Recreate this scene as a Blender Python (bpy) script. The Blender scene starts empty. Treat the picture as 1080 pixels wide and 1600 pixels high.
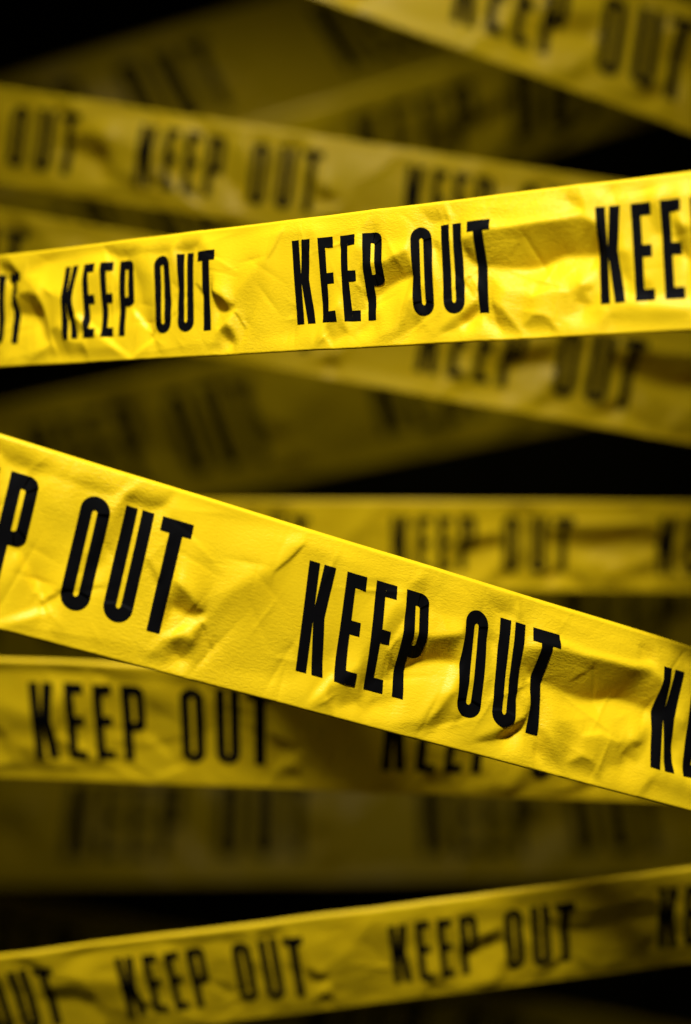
import bpy, math
import numpy as np

# ------------------------------------------------------------------ camera, world, lamps, exposure
scene = bpy.context.scene
CAM_Z = 3.0
cam_data = bpy.data.cameras.new('camera')
cam = bpy.data.objects.new('camera', cam_data)
scene.collection.objects.link(cam)
cam.location = (0, 0, CAM_Z)
cam.rotation_euler = (math.radians(90), 0, 0)
cam_data.sensor_fit = 'VERTICAL'
cam_data.sensor_height = 36
cam_data.lens = 36
cam_data.clip_start = 0.02
cam_data.clip_end = 60
cam_data.dof.use_dof = True
cam_data.dof.focus_distance = 0.535
cam_data.dof.aperture_fstop = 2.15
scene.camera = cam

world = bpy.data.worlds.new('World')
scene.world = world
world.use_nodes = True
world.node_tree.nodes['Background'].inputs[0].default_value = (0.004, 0.004, 0.004, 1)
world.node_tree.nodes['Background'].inputs[1].default_value = 1.0

def aim(o, target):
    from mathutils import Vector
    d = Vector(target) - o.location
    o.rotation_euler = d.to_track_quat('-Z', 'Y').to_euler()

def spot(name, loc, target, power, cone, blend, radius, colour=(1, 0.97, 0.92)):
    l = bpy.data.lights.new(name, 'SPOT')
    l.energy = power; l.spot_size = math.radians(cone); l.spot_blend = blend
    l.shadow_soft_size = radius; l.color = colour
    o = bpy.data.objects.new(name, l)
    scene.collection.objects.link(o)
    o.location = loc; aim(o, target)
    return o

# key lamp: high above, raking down across the two front tapes
spot('key_spot', (-0.08, -0.36, CAM_Z + 1.23), (0.0, 0.52, CAM_Z + 0.08), 168, 33, 0.8, 0.08)
# unseen fill added above, behind the front tapes, to brighten the middle ones
spot('middle_fill', (-0.05, 0.58, CAM_Z + 0.95), (0.0, 1.05, CAM_Z + 0.24), 12.8, 92, 1.0, 0.08)
# another added fill out of view, only to lift the farthest tapes
spot('far_fill', (-0.3, 2.70, CAM_Z + 1.70), (0.0, 5.0, CAM_Z + 0.15), 41, 125, 1.0, 0.15)
# weak side fill added low at the left to lighten the bottom tape
spot('low_fill', (-1.05, 0.02, CAM_Z - 0.12), (-0.02, 0.78, CAM_Z - 0.35), 4, 30, 1.0, 0.08)

scene.view_settings.view_transform = 'Standard'
scene.view_settings.look = 'None'
scene.view_settings.exposure = 0
scene.view_settings.gamma = 1
scene.view_settings.use_curve_mapping = False

# ------------------------------------------------------------------ materials
def new_mat(name):
    m = bpy.data.materials.new(name); m.use_nodes = True
    nt = m.node_tree
    return m, nt, nt.nodes['Principled BSDF']

def tape_material():
    m, nt, b = new_mat('yellow_tape_film')
    uv = nt.nodes.new('ShaderNodeUVMap'); uv.uv_map = 'tape_uv'
    # broad tint drift of the film
    n1 = nt.nodes.new('ShaderNodeTexNoise'); n1.inputs['Scale'].default_value = 2.3; n1.inputs['Detail'].default_value = 5
    nt.links.new(uv.outputs[0], n1.inputs['Vector'])
    mix = nt.nodes.new('ShaderNodeMix'); mix.data_type = 'RGBA'
    mix.inputs[6].default_value = (0.87, 0.565, 0.005, 1)
    mix.inputs[7].default_value = (0.90, 0.63, 0.009, 1)
    nt.links.new(n1.outputs[0], mix.inputs[0])
    nt.links.new(mix.outputs[2], b.inputs['Base Color'])
    # fine paper-like grain, drawn out along the tape, stronger in some stretches
    mp = nt.nodes.new('ShaderNodeMapping'); mp.inputs['Scale'].default_value = (34, 75, 1)
    nt.links.new(uv.outputs[0], mp.inputs[0])
    n2 = nt.nodes.new('ShaderNodeTexNoise'); n2.inputs['Scale'].default_value = 1.0
    n2.inputs['Detail'].default_value = 4; n2.inputs['Roughness'].default_value = 0.62; n2.inputs['Distortion'].default_value = 0.6
    nt.links.new(mp.outputs[0], n2.inputs['Vector'])
    n3 = nt.nodes.new('ShaderNodeTexNoise'); n3.inputs['Scale'].default_value = 0.9; n3.inputs['Detail'].default_value = 2
    nt.links.new(uv.outputs[0], n3.inputs['Vector'])
    rp = nt.nodes.new('ShaderNodeMapRange'); rp.inputs[1].default_value = 0.38; rp.inputs[2].default_value = 0.62
    rp.inputs[3].default_value = 0.18; rp.inputs[4].default_value = 0.6
    nt.links.new(n3.outputs[0], rp.inputs[0])
    bp = nt.nodes.new('ShaderNodeBump'); bp.inputs['Distance'].default_value = 0.0008
    nt.links.new(rp.outputs[0], bp.inputs['Strength'])
    nt.links.new(n2.outputs[0], bp.inputs['Height'])
    nt.links.new(bp.outputs[0], b.inputs['Normal'])
    b.inputs['Roughness'].default_value = 0.38
    b.inputs['Specular IOR Level'].default_value = 0.16
    return m

def ink_material():
    m, nt, b = new_mat('black_print_ink')
    n = nt.nodes.new('ShaderNodeTexNoise'); n.inputs['Scale'].default_value = 900
    r = nt.nodes.new('ShaderNodeMapRange'); r.inputs[3].default_value = 0.55; r.inputs[4].default_value = 0.75
    nt.links.new(n.outputs[0], r.inputs[0]); nt.links.new(r.outputs[0], b.inputs['Roughness'])
    b.inputs['Base Color'].default_value = (0.003, 0.003, 0.0033, 1)
    b.inputs['Specular IOR Level'].default_value = 0.03
    return m

def backdrop_material():
    m, nt, b = new_mat('black_backdrop')
    n = nt.nodes.new('ShaderNodeTexNoise'); n.inputs['Scale'].default_value = 3
    mix = nt.nodes.new('ShaderNodeMix'); mix.data_type = 'RGBA'
    mix.inputs[6].default_value = (0.02, 0.017, 0.003, 1); mix.inputs[7].default_value = (0.045, 0.038, 0.006, 1)
    nt.links.new(n.outputs[0], mix.inputs[0]); nt.links.new(mix.outputs[2], b.inputs['Base Color'])
    b.inputs['Roughness'].default_value = 0.95; b.inputs['Specular IOR Level'].default_value = 0.05
    return m

FILM = tape_material(); INK = ink_material()

# ------------------------------------------------------------------ setting: the dark behind the tapes
def backdrop():
    nx, nz = 60, 30
    X = np.linspace(-12, 12, nx); Z = np.linspace(-4, 10, nz)
    v = [(x, 9.0 + 0.12 * math.sin(2.1 * x) + 0.05 * math.sin(5.3 * x + z), z) for z in Z for x in X]
    f = [(j * nx + i, j * nx + i + 1, (j + 1) * nx + i + 1, (j + 1) * nx + i) for j in range(nz - 1) for i in range(nx - 1)]
    me = bpy.data.meshes.new('backdrop'); me.from_pydata(v, [], f)
    me.materials.append(backdrop_material())
    me.polygons.foreach_set('use_smooth', [True] * len(me.polygons))
    o = bpy.data.objects.new('backdrop', me); scene.collection.objects.link(o)
    o['kind'] = 'structure'; o['label'] = 'black cloth backdrop behind the tapes'
backdrop()

# ------------------------------------------------------------------ crumple relief shared by the tapes
PATCHES = [  # crumple facets: outline u,v..., lean, softness
    ([-0.343, 0.992, -0.3, 0.976, -0.256, 0.858, -0.218, 0.781, -0.322, 0.847, -0.341, 0.866], -0.8, 0.013),
    ([-0.299, 0.53, -0.244, 0.631, -0.171, 0.642, -0.111, 0.594, -0.105, 0.44, -0.233, 0.458], -0.9, 0.013),
    ([-0.106, 0.578, -0.067, 0.297, -0.056, 0.159, -0.111, 0.242, -0.168, 0.449], -0.5, 0.013),
    ([-0.058, 0.296, -0.014, 0.321, 0.032, 0.195, 0.11, 0.156, 0.12, 0.006, -0.054, -0.016, -0.209, -0.01, -0.11, 0.119, -0.057, 0.174, -0.029, 0.095], -0.7, 0.013),
    ([-0.317, 0.454, -0.113, 0.364, -0.065, 0.175, -0.164, 0.109, -0.332, 0.048, -0.336, 0.426], 0.35, 0.013),
    ([-0.022, 0.988, 0.194, 0.957, 0.228, 0.833, 0.069, 0.669, 0.045, 0.524, -0.008, 0.577, -0.153, 0.693, -0.209, 0.78], 0.7, 0.03),
    ([0.116, 0.394, 0.316, 0.424, 0.399, 0.181, 0.32, 0.06], 0.3, 0.02),
    ([0.185, 0.974, 0.276, 0.984, 0.515, 0.96, 0.486, 0.853, 0.423, 0.852, 0.359, 0.865, 0.294, 0.849, 0.236, 0.86], -0.55, 0.013),
    ([0.319, 0.829, 0.407, 0.826, 0.428, 0.407, 0.381, 0.327, 0.329, 0.624], -0.25, 0.03),
    ([0.045, 0.493, 0.099, 0.336, 0.117, 0.274, 0.074, 0.235, 0.029, 0.376], -0.7, 0.013),
    ([0.508, 0.861, 0.54, 0.975, 0.621, 0.983, 0.608, 0.882, 0.579, 0.841, 0.54, 0.843], -0.75, 0.013),
    ([0.492, 0.789, 0.512, 0.833, 0.523, 0.589, 0.512, 0.481, 0.494, 0.419, 0.468, 0.491, 0.485, 0.623], -0.5, 0.02),
    ([0.336, 0.717, 0.386, 0.713, 0.422, 0.659, 0.426, 0.343, 0.409, 0.223, 0.36, 0.378, 0.351, 0.569], -0.3, 0.03),
    ([0.676, 0.513, 0.719, 0.45, 0.771, 0.383, 0.737, 0.34, 0.689, 0.38], -0.95, 0.01),
    ([0.595, 0.588, 0.615, 0.562, 0.651, 0.484, 0.647, 0.451], -0.8, 0.008),
    ([0.68, 0.494, 0.727, 0.464, 0.743, 0.342, 0.686, 0.346], -0.5, 0.013),
    ([0.709, 0.19, 0.736, 0.248, 0.765, 0.195, 0.757, 0.089, 0.726, 0.13], -0.7, 0.013),
    ([0.699, 0.212, 0.758, 0.229, 0.774, 0.107, 0.707, 0.025, 0.673, 0.054], -0.5, 0.013),
    ([0.819, 0.558, 0.906, 0.72, 0.955, 0.974, 1.049, 0.965, 1.092, 0.782, 1.125, 0.381, 1.016, 0.156, 0.843, 0.101, 0.782, 0.369], -0.22, 0.02),
    ([0.621, 0.965, 0.863, 0.982, 0.947, 0.968, 0.893, 0.752, 0.815, 0.555, 0.76, 0.436, 0.68, 0.547, 0.668, 0.773], 0.22, 0.02),
    ([1.121, 0.168, 1.17, 0.325, 1.198, 0.11, 1.146, 0.047], -0.6, 0.013),
    ([1.284, 0.991, 1.322, 0.995, 1.316, 0.742, 1.279, 0.804, 1.24, 0.842], -0.4, 0.013),
    ([1.215, 0.74, 1.253, 0.701, 1.248, 0.591, 1.23, 0.472, 1.243, 0.3, 1.198, 0.24, 1.188, 0.467], -0.5, 0.02),
    ([1.242, 0.458, 1.253, 0.594, 1.334, 0.603, 1.409, 0.672, 1.427, 0.499, 1.371, 0.475, 1.327, 0.437, 1.291, 0.372, 1.257, 0.34], -0.95, 0.013),
    ([1.297, 0.365, 1.372, 0.465, 1.428, 0.489, 1.425, 0.357, 1.387, 0.27, 1.359, 0.114, 1.283, 0.027, 1.23, 0.037, 1.233, 0.124, 1.309, 0.201], 0.4, 0.013),
    ([1.412, 0.306, 1.433, 0.34, 1.447, 0.23, 1.476, 0.193, 1.427, 0.121, 1.397, 0.05, 1.358, 0.049, 1.404, 0.215], -0.55, 0.01),
    ([1.316, 0.742, 1.394, 0.749, 1.407, 0.692, 1.333, 0.613], 0.25, 0.013),
    ([1.447, 0.959, 1.526, 0.978, 1.542, 0.856, 1.486, 0.853, 1.467, 0.884], -0.5, 0.01),
    ([1.472, 0.69, 1.508, 0.647, 1.517, 0.5, 1.506, 0.428, 1.487, 0.536], 0.4, 0.013),
    ([1.476, 0.737, 1.509, 0.714, 1.516, 0.62], -0.5, 0.013),
    ([1.515, 0.086, 1.56, 0.167, 1.636, 0.288, 1.645, 0.216, 1.613, 0.153, 1.561, 0.08], -0.6, 0.013),
    ([1.45, 0.394, 1.466, 0.425, 1.48, 0.282, 1.467, 0.264], -0.5, 0.013),
    ([1.581, 0.696, 1.652, 0.741, 1.745, 0.755, 1.813, 0.764, 1.888, 0.765, 1.946, 0.778, 1.998, 0.719, 2.018, 0.526, 1.894, 0.554, 1.827, 0.492, 1.743, 0.486, 1.671, 0.52, 1.622, 0.534], -1, 0.013),
    ([1.899, 0.976, 1.943, 0.97, 1.956, 0.83, 1.941, 0.821, 1.903, 0.899], -0.6, 0.012),
    ([1.668, 0.463, 1.774, 0.449, 1.898, 0.523, 1.992, 0.466, 1.973, 0.364, 1.914, 0.319, 1.81, 0.292, 1.725, 0.342], 0.6, 0.02),
    ([1.684, 0.263, 1.72, 0.218, 1.78, 0.042, 1.724, 0.033, 1.697, 0.117], -0.75, 0.01),
    ([1.817, 0.163, 1.849, 0.159, 1.896, 0.04, 1.802, 0.033, 1.783, 0.099], -0.65, 0.01),
    ([1.716, 0.249, 1.808, 0.191, 1.934, 0.039, 1.908, 0.036, 1.827, 0.168], 0.4, 0.013),
    ([1.944, 0.336, 1.994, 0.331, 1.962, 0.279, 1.982, 0.211, 1.936, 0.23], -0.55, 0.01),
    ([1.896, 0.129, 1.993, 0.207, 2.006, 0.361, 2.034, 0.15, 2.006, 0.023, 1.935, 0.028], 0.4, 0.013),
    ([1.615, 0.475, 1.643, 0.458, 1.644, 0.371, 1.607, 0.415], 0.5, 0.013),
    ([1.585, 0.665, 1.621, 0.622, 1.622, 0.534, 1.588, 0.601], -0.6, 0.013),
    ([1.579, 0.158, 1.63, 0.275, 1.646, 0.317, 1.645, 0.24, 1.61, 0.154], -0.6, 0.012),
    ([1.583, 0.128, 1.647, 0.23, 1.665, 0.164, 1.714, 0.027, 1.597, 0.027], 0.5, 0.013),
    ([1.522, 0.989, 1.542, 0.991, 1.551, 0.886, 1.535, 0.887], 0.5, 0.01),
    ([1.955, 0.984, 2.248, 0.991, 2.25, 0.837, 2.155, 0.862, 2.017, 0.852], 0.45, 0.02),
    ([2.051, 0.549, 2.091, 0.518, 2.093, 0.326, 2.062, 0.388], -0.6, 0.013),
    ([2.204, 0.694, 2.252, 0.639, 2.254, 0.441, 2.23, 0.489, 2.215, 0.57], -0.85, 0.013),
    ([2.136, 0.8, 2.174, 0.801, 2.182, 0.611, 2.148, 0.64], -0.45, 0.013),
    ([2.025, 0.166, 2.258, 0.143, 2.259, 0.011, 2.007, 0.009], -0.3, 0.02),
    ([2.122, 0.354, 2.151, 0.327, 2.147, 0.26, 2.128, 0.286], -0.4, 0.013),
]
CREASES = [  # crumple creases: polyline u,v..., lean, width
    ([0.073, 0.4, 0.202, 0.205, 0.316, 0.017], 0.9, 0.035),
    ([0.32, 0.016, 0.415, 0.165], 0.9, 0.035),
    ([0.176, 0.983, 0.211, 0.895], -0.6, 0.012),
    ([0.388, 0.229, 0.42, 0.171], -1, 0.012),
    ([0.411, 0.205, 0.44, 0.283], -0.7, 0.02),
    ([0.323, 0.412, 0.366, 0.303, 0.402, 0.209], 0.8, 0.025),
    ([0.444, 0.078, 0.466, 0.034], -0.4, 0.012),
    ([0.699, 0.204, 0.733, 0.271, 0.768, 0.34], 0.6, 0.03),
    ([0.771, 0.321, 0.788, 0.271, 0.805, 0.21], -1, 0.009),
    ([0.902, 0.712, 0.928, 0.797, 0.951, 0.898], -0.5, 0.012),
    ([1.076, 0.047, 1.096, 0.142, 1.113, 0.226], 0.5, 0.03),
    ([1.117, 0.103, 1.132, 0.06, 1.148, 0.011], 0.7, 0.01),
    ([1.269, 0.975, 1.304, 0.983], -0.6, 0.015),
    ([1.247, 0.526, 1.237, 0.455, 1.248, 0.302], -0.5, 0.012),
    ([1.661, 0.796, 1.737, 0.772, 1.811, 0.779, 1.885, 0.791, 1.94, 0.826], 0.6, 0.03),
    ([1.81, 0.292, 1.858, 0.331, 1.915, 0.308], 0.8, 0.015),
    ([1.607, 0.459, 1.624, 0.403, 1.65, 0.32], -0.5, 0.012),
    ([1.741, 0.585, 1.772, 0.671], -0.3, 0.015),
    ([2.074, 0.239, 2.153, 0.204, 2.248, 0.178], 0.6, 0.05),
]
# coordinates along a tape: u = 0 at the first K, one unit per printed repeat; v = 0 bottom edge, 1 top edge
U0, UP, NUC, NVC = -0.6, 3.2, 1280, 512
ASP = 2.34                                   # repeat length in tape widths
def crumple():
    u = U0 + UP * (np.arange(NUC) + 0.5) / NUC
    v = -0.5 + 2.0 * (np.arange(NVC) + 0.5) / NVC
    Ug, Vg = np.meshgrid(u * ASP, v)
    wx = 2 * np.pi * np.fft.fftfreq(NUC, UP * ASP / NUC); wy = 2 * np.pi * np.fft.fftfreq(NVC, 2.0 / NVC)
    WX, WY = np.meshgrid(wx, wy); W2 = WX ** 2 + WY ** 2
    def blur(a, s): return np.fft.ifft2(np.fft.fft2(a) * np.exp(-0.5 * W2 * s * s)).real
    I = np.zeros((NVC, NUC))
    layers = {}
    for pts, val, soft in PATCHES:
        p = np.array(pts).reshape(-1, 2) * (ASP, 1)
        ins = np.zeros(I.shape, bool); n = len(p)
        for i in range(n):
            x1, y1 = p[i]; x2, y2 = p[(i + 1) % n]
            if y1 == y2: continue
            c = ((y1 > Vg) != (y2 > Vg)) & (Ug < (x2 - x1) * (Vg - y1) / (y2 - y1) + x1)
            ins ^= c
        layers.setdefault(soft, np.zeros(I.shape)); layers[soft] += ins * val
    for s, a in layers.items(): I += blur(a, s)
    for pts, val, wd in CREASES:
        p = np.array(pts).reshape(-1, 2) * (ASP, 1)
        d = np.full(I.shape, 9.0)
        for (x1, y1), (x2, y2) in zip(p[:-1], p[1:]):
            L2 = (x2 - x1) ** 2 + (y2 - y1) ** 2
            t = np.clip(((Ug - x1) * (x2 - x1) + (Vg - y1) * (y2 - y1)) / L2, 0, 1)
            d = np.minimum(d, np.hypot(Ug - x1 - t * (x2 - x1), Vg - y1 - t * (y2 - y1)))
        I += val * np.exp(-(d / (0.75 * wd)) ** 2)
    I = np.clip(I, -1.2, 1.2)
    # the relief whose upward lean is I: least squares integration along the rake direction
    lx, ly = 0.0, 1.0
    q = 1j * (lx * WX + ly * WY)
    Hh = -np.conj(q) * np.fft.fft2(I) / (np.abs(q) ** 2 + 0.05 * W2 + 25.0)
    H = np.fft.ifft2(Hh).real
    # small random creases and dents everywhere
    rng = np.random.default_rng(7)
    R = np.zeros(I.shape)
    for k in range(260):
        cx = U0 * ASP + UP * ASP * rng.random(); cy = rng.random(); a = rng.uniform(0, np.pi)
        ln = rng.uniform(0.05, 0.22); w = rng.uniform(0.006, 0.03); amp = rng.normal() * 0.0055
        i0 = int((cx / ASP - U0) / UP * NUC); m = int(0.5 / ASP / UP * NUC)
        cols = (np.arange(i0 - m, i0 + m)) % NUC
        dx = (np.arange(-m, m) * UP * ASP / NUC)[None, :]; dy = v[:, None] - cy
        s = dx * np.cos(a) + dy * np.sin(a); t = -dx * np.sin(a) + dy * np.cos(a)
        R[:, cols] += amp * np.exp(-np.abs(t) / w) * np.exp(-(s / ln) ** 2)
    R = blur(R, 0.004)
    nz = np.fft.fft2(rng.normal(size=I.shape))
    N = np.fft.ifft2(nz * np.exp(-0.5 * W2 / 12.0 ** 2) * np.sqrt(W2) / (W2 + 30)).real; N *= 0.0045 / N.std()
    return H, R + N
H_MAP, R_MAP = crumple()

def sample(M, u, v):
    fu = (u - U0) / UP * NUC - 0.5; fv = (np.clip(v, -0.05, 1.05) + 0.5) / 2.0 * NVC - 0.5
    i = np.floor(fu).astype(int); j = np.floor(fv).astype(int); a = fu - i; b = fv - j
    i0 = i % NUC; i1 = (i + 1) % NUC; j0 = np.clip(j, 0, NVC - 1); j1 = np.clip(j + 1, 0, NVC - 1)
    return (M[j0, i0] * (1 - a) + M[j0, i1] * a) * (1 - b) + (M[j1, i0] * (1 - a) + M[j1, i1] * a) * b

RELIEF = 0.8
def surface(t, u, v, lift=0.0):
    """u, v arrays on tape t -> world points relative to the tape's own origin (top and bottom edges rolled back)."""
    D = np.array(t['d']); Wv = np.array(t['w']); N = np.cross(D, Wv); N = N / np.linalg.norm(N)
    if N[1] > 0: N = -N                       # towards the camera
    W = t['W']
    h = t.get('relief', RELIEF) * sample(H_MAP, u, v) + sample(R_MAP, u + t.get('shift', 0.0), v)
    h = h + 0.012 * np.sin(2.1 * u + t.get('shift', 0.0) * 9)
    ed = np.clip(np.minimum(v, 1 - v) / 0.13, 0, 1); ed = 0.3 + 0.7 * ed * ed * (3 - 2 * ed)
    h = h * ed                                # the cut edges are pulled straight
    r = 0.026
    vv = v.copy(); e = np.zeros_like(v)
    x = np.clip((v - (1 - r)) / r, 0, 1); x = np.where(x < 0.3, x * x / 0.6, x - 0.15)   # narrow strip along the top leans back
    vv = np.where(v > 1 - r, v - 0.2 * r * x, vv); e = np.where(v > 1 - r, -0.85 * r * x, e)
    dn = v < r * 0.6; a = np.clip((r * 0.6 - v) / (r * 0.6), 0, 1) * 1.2
    vv = np.where(dn, r * 0.6 - r * 0.6 * np.sin(a), vv); e = np.where(dn, -r * 0.6 * (1 - np.cos(a)), e)
    # slight ripple of the cut edges
    vv = vv + 0.0012 * np.sin(11 * u + 3 * t.get('shift', 0.0)) * (v - 0.5) * 2
    s = u * t['p']
    return s[..., None] * D + ((vv - 0.5) * W)[..., None] * Wv + ((h + e + lift) * W)[..., None] * N

def mesh_object(name, co, faces, mat, parent, uvs=None):
    me = bpy.data.meshes.new(name)
    me.vertices.add(len(co)); me.vertices.foreach_set('co', co.astype(np.float32).ravel())
    nf = len(faces)
    me.loops.add(nf * 4); me.loops.foreach_set('vertex_index', faces.astype(np.int32).ravel())
    me.polygons.add(nf); me.polygons.foreach_set('loop_start', np.arange(nf, dtype=np.int32) * 4)
    me.update(calc_edges=True); me.validate()
    if uvs is not None:
        l = me.uv_layers.new(name='tape_uv'); l.data.foreach_set('uv', uvs[faces.ravel()].astype(np.float32).ravel())
    me.polygons.foreach_set('use_smooth', np.ones(nf, bool))
    me.materials.append(mat)
    o = bpy.data.objects.new(name, me); scene.collection.objects.link(o); o.parent = parent
    return o

def grid_faces(nu, nv, base=0):
    i, j = np.meshgrid(np.arange(nu - 1), np.arange(nv - 1))
    a = (j * nu + i).ravel() + base
    return np.stack([a, a + 1, a + nu + 1, a + nu], 1)

# ------------------------------------------------------------------ the printed letters, as strokes (outer line, inner line)
def lin(a, b, n): t = np.linspace(0, 1, n)[:, None]; return np.array(a) * (1 - t) + np.array(b) * t
def arc(cx, cy, rx, ry, a0, a1, n):
    t = np.radians(np.linspace(a0, a1, n)); return np.stack([cx + rx * np.cos(t), cy + ry * np.sin(t)], 1)
SW, SH = 0.41, 0.122                         # stroke width (of the letter's width), bar height (of its height)
def bar(x0, x1, y0, y1, n=24):
    if y1 - y0 > x1 - x0 * 0.5 and y1 - y0 > 0.3: return (lin((x0, y0), (x0, y1), n), lin((x1, y0), (x1, y1), n))
    return (lin((x0, y1), (x1, y1), 10), lin((x0, y0), (x1, y0), 10))
def quad(a, b, c, d, n=24): return (lin(a, b, n), lin(d, c, n))
CAP, CIN = 0.130, 0.035
LETTERS = {
    'K': [bar(0, .40, 0, 1), quad((.36, .50), (.57, 1), (1.01, 1), (.82, .53)), quad((.37, .56), (.60, 0), (1.03, 0), (.82, .53))],
    'E': [bar(0, .48, 0, 1), bar(.48, 1, 1 - SH, 1), bar(.48, .94, .455, .455 + SH), bar(.48, 1, 0, SH)],
    'P': [bar(0, .43, 0, 1),
          (np.vstack([lin((.43, 1), (.62, 1), 8), arc(.62, .92, .38, .08, 90, 0, 10), lin((1, .92), (1, .47), 16), arc(.62, .47, .38, .08, 0, -90, 10), lin((.62, .39), (.43, .39), 8)]),
           np.vstack([lin((.43, .88), (.52, .88), 8), arc(.52, .855, .09, .025, 90, 0, 10), lin((.61, .855), (.61, .535), 16), arc(.52, .535, .09, .025, 0, -90, 10), lin((.52, .51), (.43, .51), 8)]))],
    'O': [(np.vstack([arc(.5, 1 - CAP, .5, CAP, 180, 0, 24), lin((1, 1 - CAP), (1, CAP), 26), arc(.5, CAP, .5, CAP, 0, -180, 24), lin((0, CAP), (0, 1 - CAP), 26)]),
           np.vstack([arc(.5, .885 - CIN, .5 - SW, CIN, 180, 0, 24), lin((1 - SW, .885 - CIN), (1 - SW, .115 + CIN), 26), arc(.5, .115 + CIN, .5 - SW, CIN, 0, -180, 24), lin((SW, .115 + CIN), (SW, .885 - CIN), 26)]))],
    'U': [(np.vstack([lin((0, 1), (0, CAP), 30), arc(.5, CAP, .5, CAP, 180, 360, 24), lin((1, CAP), (1, 1), 30)]),
           np.vstack([lin((.415, 1), (.415, .115 + CIN), 30), arc(.5, .115 + CIN, .085, CIN, 180, 360, 24), lin((.585, .115 + CIN), (.585, 1), 30)]))],
    'T': [bar(.29, .71, 0, 1 - SH), bar(0, 1, 1 - SH, 1)],
}
WORDS = [[('K', .000, .068), ('E', .098, .152), ('E', .178, .232), ('P', .258, .324)],
         [('O', .424, .492), ('U', .524, .592), ('T', .612, .686)]]
V0, V1 = 0.205, 0.825

def printed_word(t, word, k, root, m):
    co = []; fs = []; base = 0
    for ch, a, b in word:
        for outer, inner in LETTERS[ch]:
            w = np.linspace(0, 1, m)[:, None, None]
            g = outer[None] * (1 - w) + inner[None] * w
            u = k + a + (b - a) * g[..., 0]; v = V0 + (V1 - V0) * g[..., 1]
            # the print shifts with the pull of the creases
            hb = sample(H_MAP, u, v)
            u = u + t.get('pull', 0.03) * hb - (t.get('slant', 0.0) * (1 if k > 0 else 0.4)) * (v - 0.5)
            if k == 0: u = u + t.get('first', 0.0)
            if k < 0: u = u + t.get('nudge', 0.085)   # uneven repeat of the print
            co.append(surface(t, u, v, 0.004).reshape(-1, 3))
            fs.append(grid_faces(g.shape[1], m, base)); base += g.shape[1] * m
    return mesh_object('printed_word', np.vstack(co), np.vstack(fs), INK, root)

def build_tape(t):
    root = bpy.data.objects.new('barricade_tape', None); scene.collection.objects.link(root)
    root.empty_display_size = 0.02
    root.location = np.array(t['o']) + np.array(t['w']) * (t['W'] * 0.5)
    root['label'] = t['label']; root['category'] = 'barricade tape'; root['group'] = 'warning tapes strung across the dark'
    ua, ub = t['u']
    nu, nv = t['res']
    U, V = np.meshgrid(np.linspace(ua, ub, nu), np.concatenate([np.linspace(0, 0.02, 5)[:-1], np.linspace(0.02, 0.975, nv - 11), np.linspace(0.975, 1, 8)[1:]]))
    film = mesh_object('film', surface(t, U, V).reshape(-1, 3), grid_faces(nu, nv), FILM, root,
                       np.stack([U.ravel() * ASP + t.get('shift', 0.0) * 5, V.ravel()], 1))
    sol = film.modifiers.new('thickness', 'SOLIDIFY'); sol.thickness = 0.003 * t['W']
    sol.offset = -1 if film.data.polygons[0].normal.y < 0 else 1
    for k in range(math.floor(ua), math.ceil(ub)):
        for wi, word in enumerate(WORDS):
            if k + word[0][1] > ua + 0.03 and k + word[-1][2] < ub - 0.03:
                o = printed_word(t, word, k, root, t['m'])
                o['label'] = 'black printed word ' + ('KEEP', 'OUT')[wi]

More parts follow.
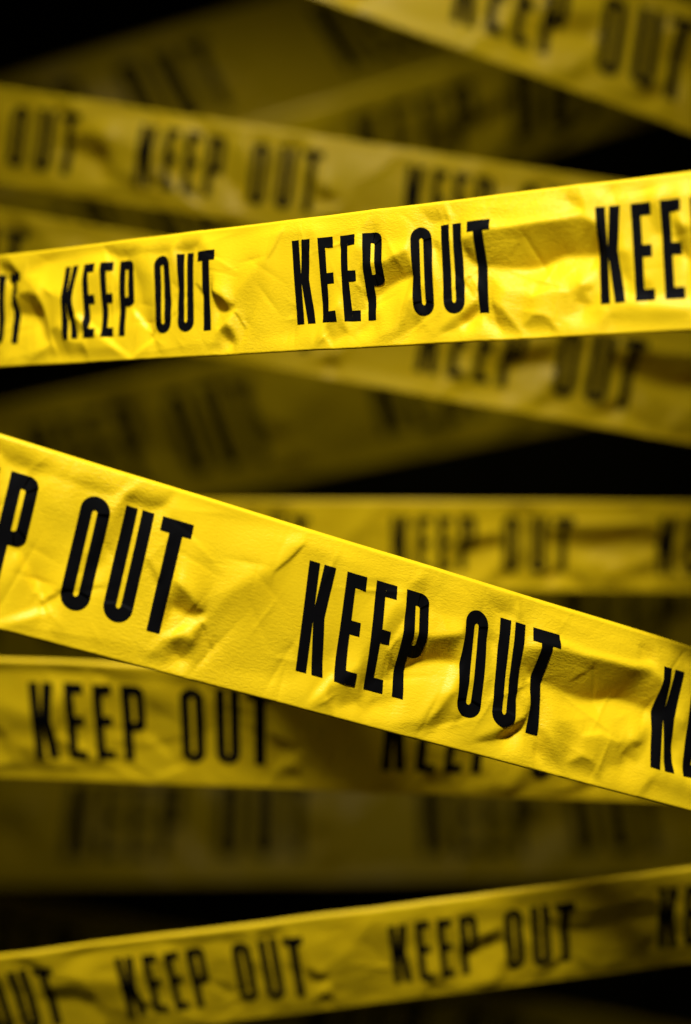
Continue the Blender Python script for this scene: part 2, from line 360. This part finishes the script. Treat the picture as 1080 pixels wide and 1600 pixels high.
# ------------------------------------------------------------------ the tapes: o = first K on the bottom edge, d = run, w = across, W = width, p = repeat (metres)
TAPES = [
    dict(o=(-0.17177, 0.62517, 3.09039), d=(0.88553, -0.46381, -0.02684), w=(0.02377, -0.01245, 0.99964), W=0.07169, p=0.16256, u=(-1.84, 4.00), res=(1500, 112), m=11, shift=0.00, slant=0.035,
         label='sharp bright yellow KEEP OUT tape rising to the right across the upper half'),
    dict(o=(-0.22811, 0.46652, 2.96464), d=(0.92843, 0.23061, -0.29127), w=(0.28268, 0.07021, 0.95664), W=0.08918, p=0.20842, u=(-1.23, 3.91), res=(1500, 112), m=11, shift=0.00, relief=0.84, first=0.008, slant=0.077,
         label='largest sharp yellow KEEP OUT tape slanting down to the right across the middle'),
    dict(o=(-0.22284, 1.05461, 3.31562), d=(0.98369, -0.05499, -0.17127), w=(0.171, -0.00956, 0.98522), W=0.10203, p=0.27839, u=(-1.53, 3.04), res=(420, 48), m=6, shift=0.74, slant=0.035,
         label='blurred yellow tape slanting down from the upper left edge, partly behind the sharp upper tape'),
    dict(o=(-0.26647, 1.11741, 3.64585), d=(0.93712, -0.02037, -0.34842), w=(0.34834, -0.00757, 0.93734), W=0.13318, p=0.38829, u=(-1.37, 2.69), res=(420, 48), m=6, shift=1.11, slant=0.070,
         label='blurred yellow tape cutting steeply across the top right corner'),
    dict(o=(-1.56466, 4.60132, 4.34198), d=(0.88665, 0.2425, 0.39376), w=(-0.37981, -0.10388, 0.91921), W=0.56342, p=1.79009, u=(-0.93, 3.23), res=(420, 48), m=6, shift=1.48, slant=0.070,
         label='dark very blurred tape rising to the right in the top left corner'),
    dict(o=(-1.4801, 4.83599, 3.9329), d=(0.95596, -0.01491, 0.29311), w=(-0.16853, -0.84552, 0.50664), W=0.63264, p=1.66654, u=(-1.00, 2.92), res=(420, 48), m=6, shift=1.85,
         label='barely lit blurred tape in the dark gap below the top right corner tape'),
    dict(o=(-0.25697, 1.05282, 3.17974), d=(0.9825, -0.041, -0.18169), w=(0.18153, -0.00758, 0.98336), W=0.11368, p=0.32837, u=(-1.34, 2.84), res=(420, 48), m=6, shift=2.22, nudge=0.045,
         label='blurred yellow tape passing behind and emerging below the sharp upper tape'),
    dict(o=(-1.47409, 5.42349, 2.91534), d=(0.96823, -0.16575, 0.18722), w=(-0.24418, -0.46547, 0.85071), W=0.73534, p=1.75300, u=(-1.13, 2.86), res=(420, 48), m=6, shift=2.59,
         label='dark very blurred tape between the two sharp tapes, above the big one on the left'),
    dict(o=(-0.22805, 1.14841, 2.91683), d=(0.99436, -0.10598, -0.00494), w=(-0.02268, -0.25787, 0.96591), W=0.10079, p=0.28035, u=(-1.57, 3.12), res=(420, 48), m=6, shift=2.96,
         label='blurred level tape right of centre, just above the big slanting sharp tape'),
    dict(o=(-0.24344, 0.81533, 2.78582), d=(0.99934, -0.01567, -0.03272), w=(0.02303, -0.42303, 0.90582), W=0.11401, p=0.27175, u=(-1.09, 2.86), res=(620, 64), m=7, shift=3.33, relief=0.38, slant=-0.012,
         label='softly blurred level tape below the big slanting tape at lower left'),
    dict(o=(-1.35215, 4.85179, 1.2295), d=(0.99993, 0.0077, 0.00925), w=(-0.01178, 0.46939, 0.88291), W=0.58717, p=1.72432, u=(-1.19, 2.77), res=(420, 48), m=6, shift=3.70,
         label='dark very blurred level tape in the gap above the bottom tape'),
    dict(o=(-0.16639, 0.80384, 2.58898), d=(0.99236, 0.00977, 0.12299), w=(-0.11034, -0.37571, 0.92015), W=0.09621, p=0.20837, u=(-1.45, 3.12), res=(620, 64), m=7, shift=4.07, relief=0.38,
         label='softly blurred yellow tape rising to the right along the bottom edge'),
    dict(o=(-0.75232, 5.77357, 2.11038), d=(0.99915, -0.04123, 0.00175), w=(-0.00534, -0.08701, 0.99619), W=0.64911, p=1.95941, u=(-1.61, 2.36), res=(420, 48), m=6, shift=4.44,
         label='nearly black level tape behind the right part of the big slanting tape'),
    dict(o=(-2.1738, 5.72518, 0.25818), d=(0.98265, -0.03114, -0.18285), w=(0.16833, -0.26428, 0.94964), W=0.76232, p=1.93345, u=(-0.89, 3.09), res=(420, 48), m=6, shift=4.81,
         label='nearly black tape slanting down behind the bottom tape'),
]
for tape in TAPES:
    build_tape(tape)
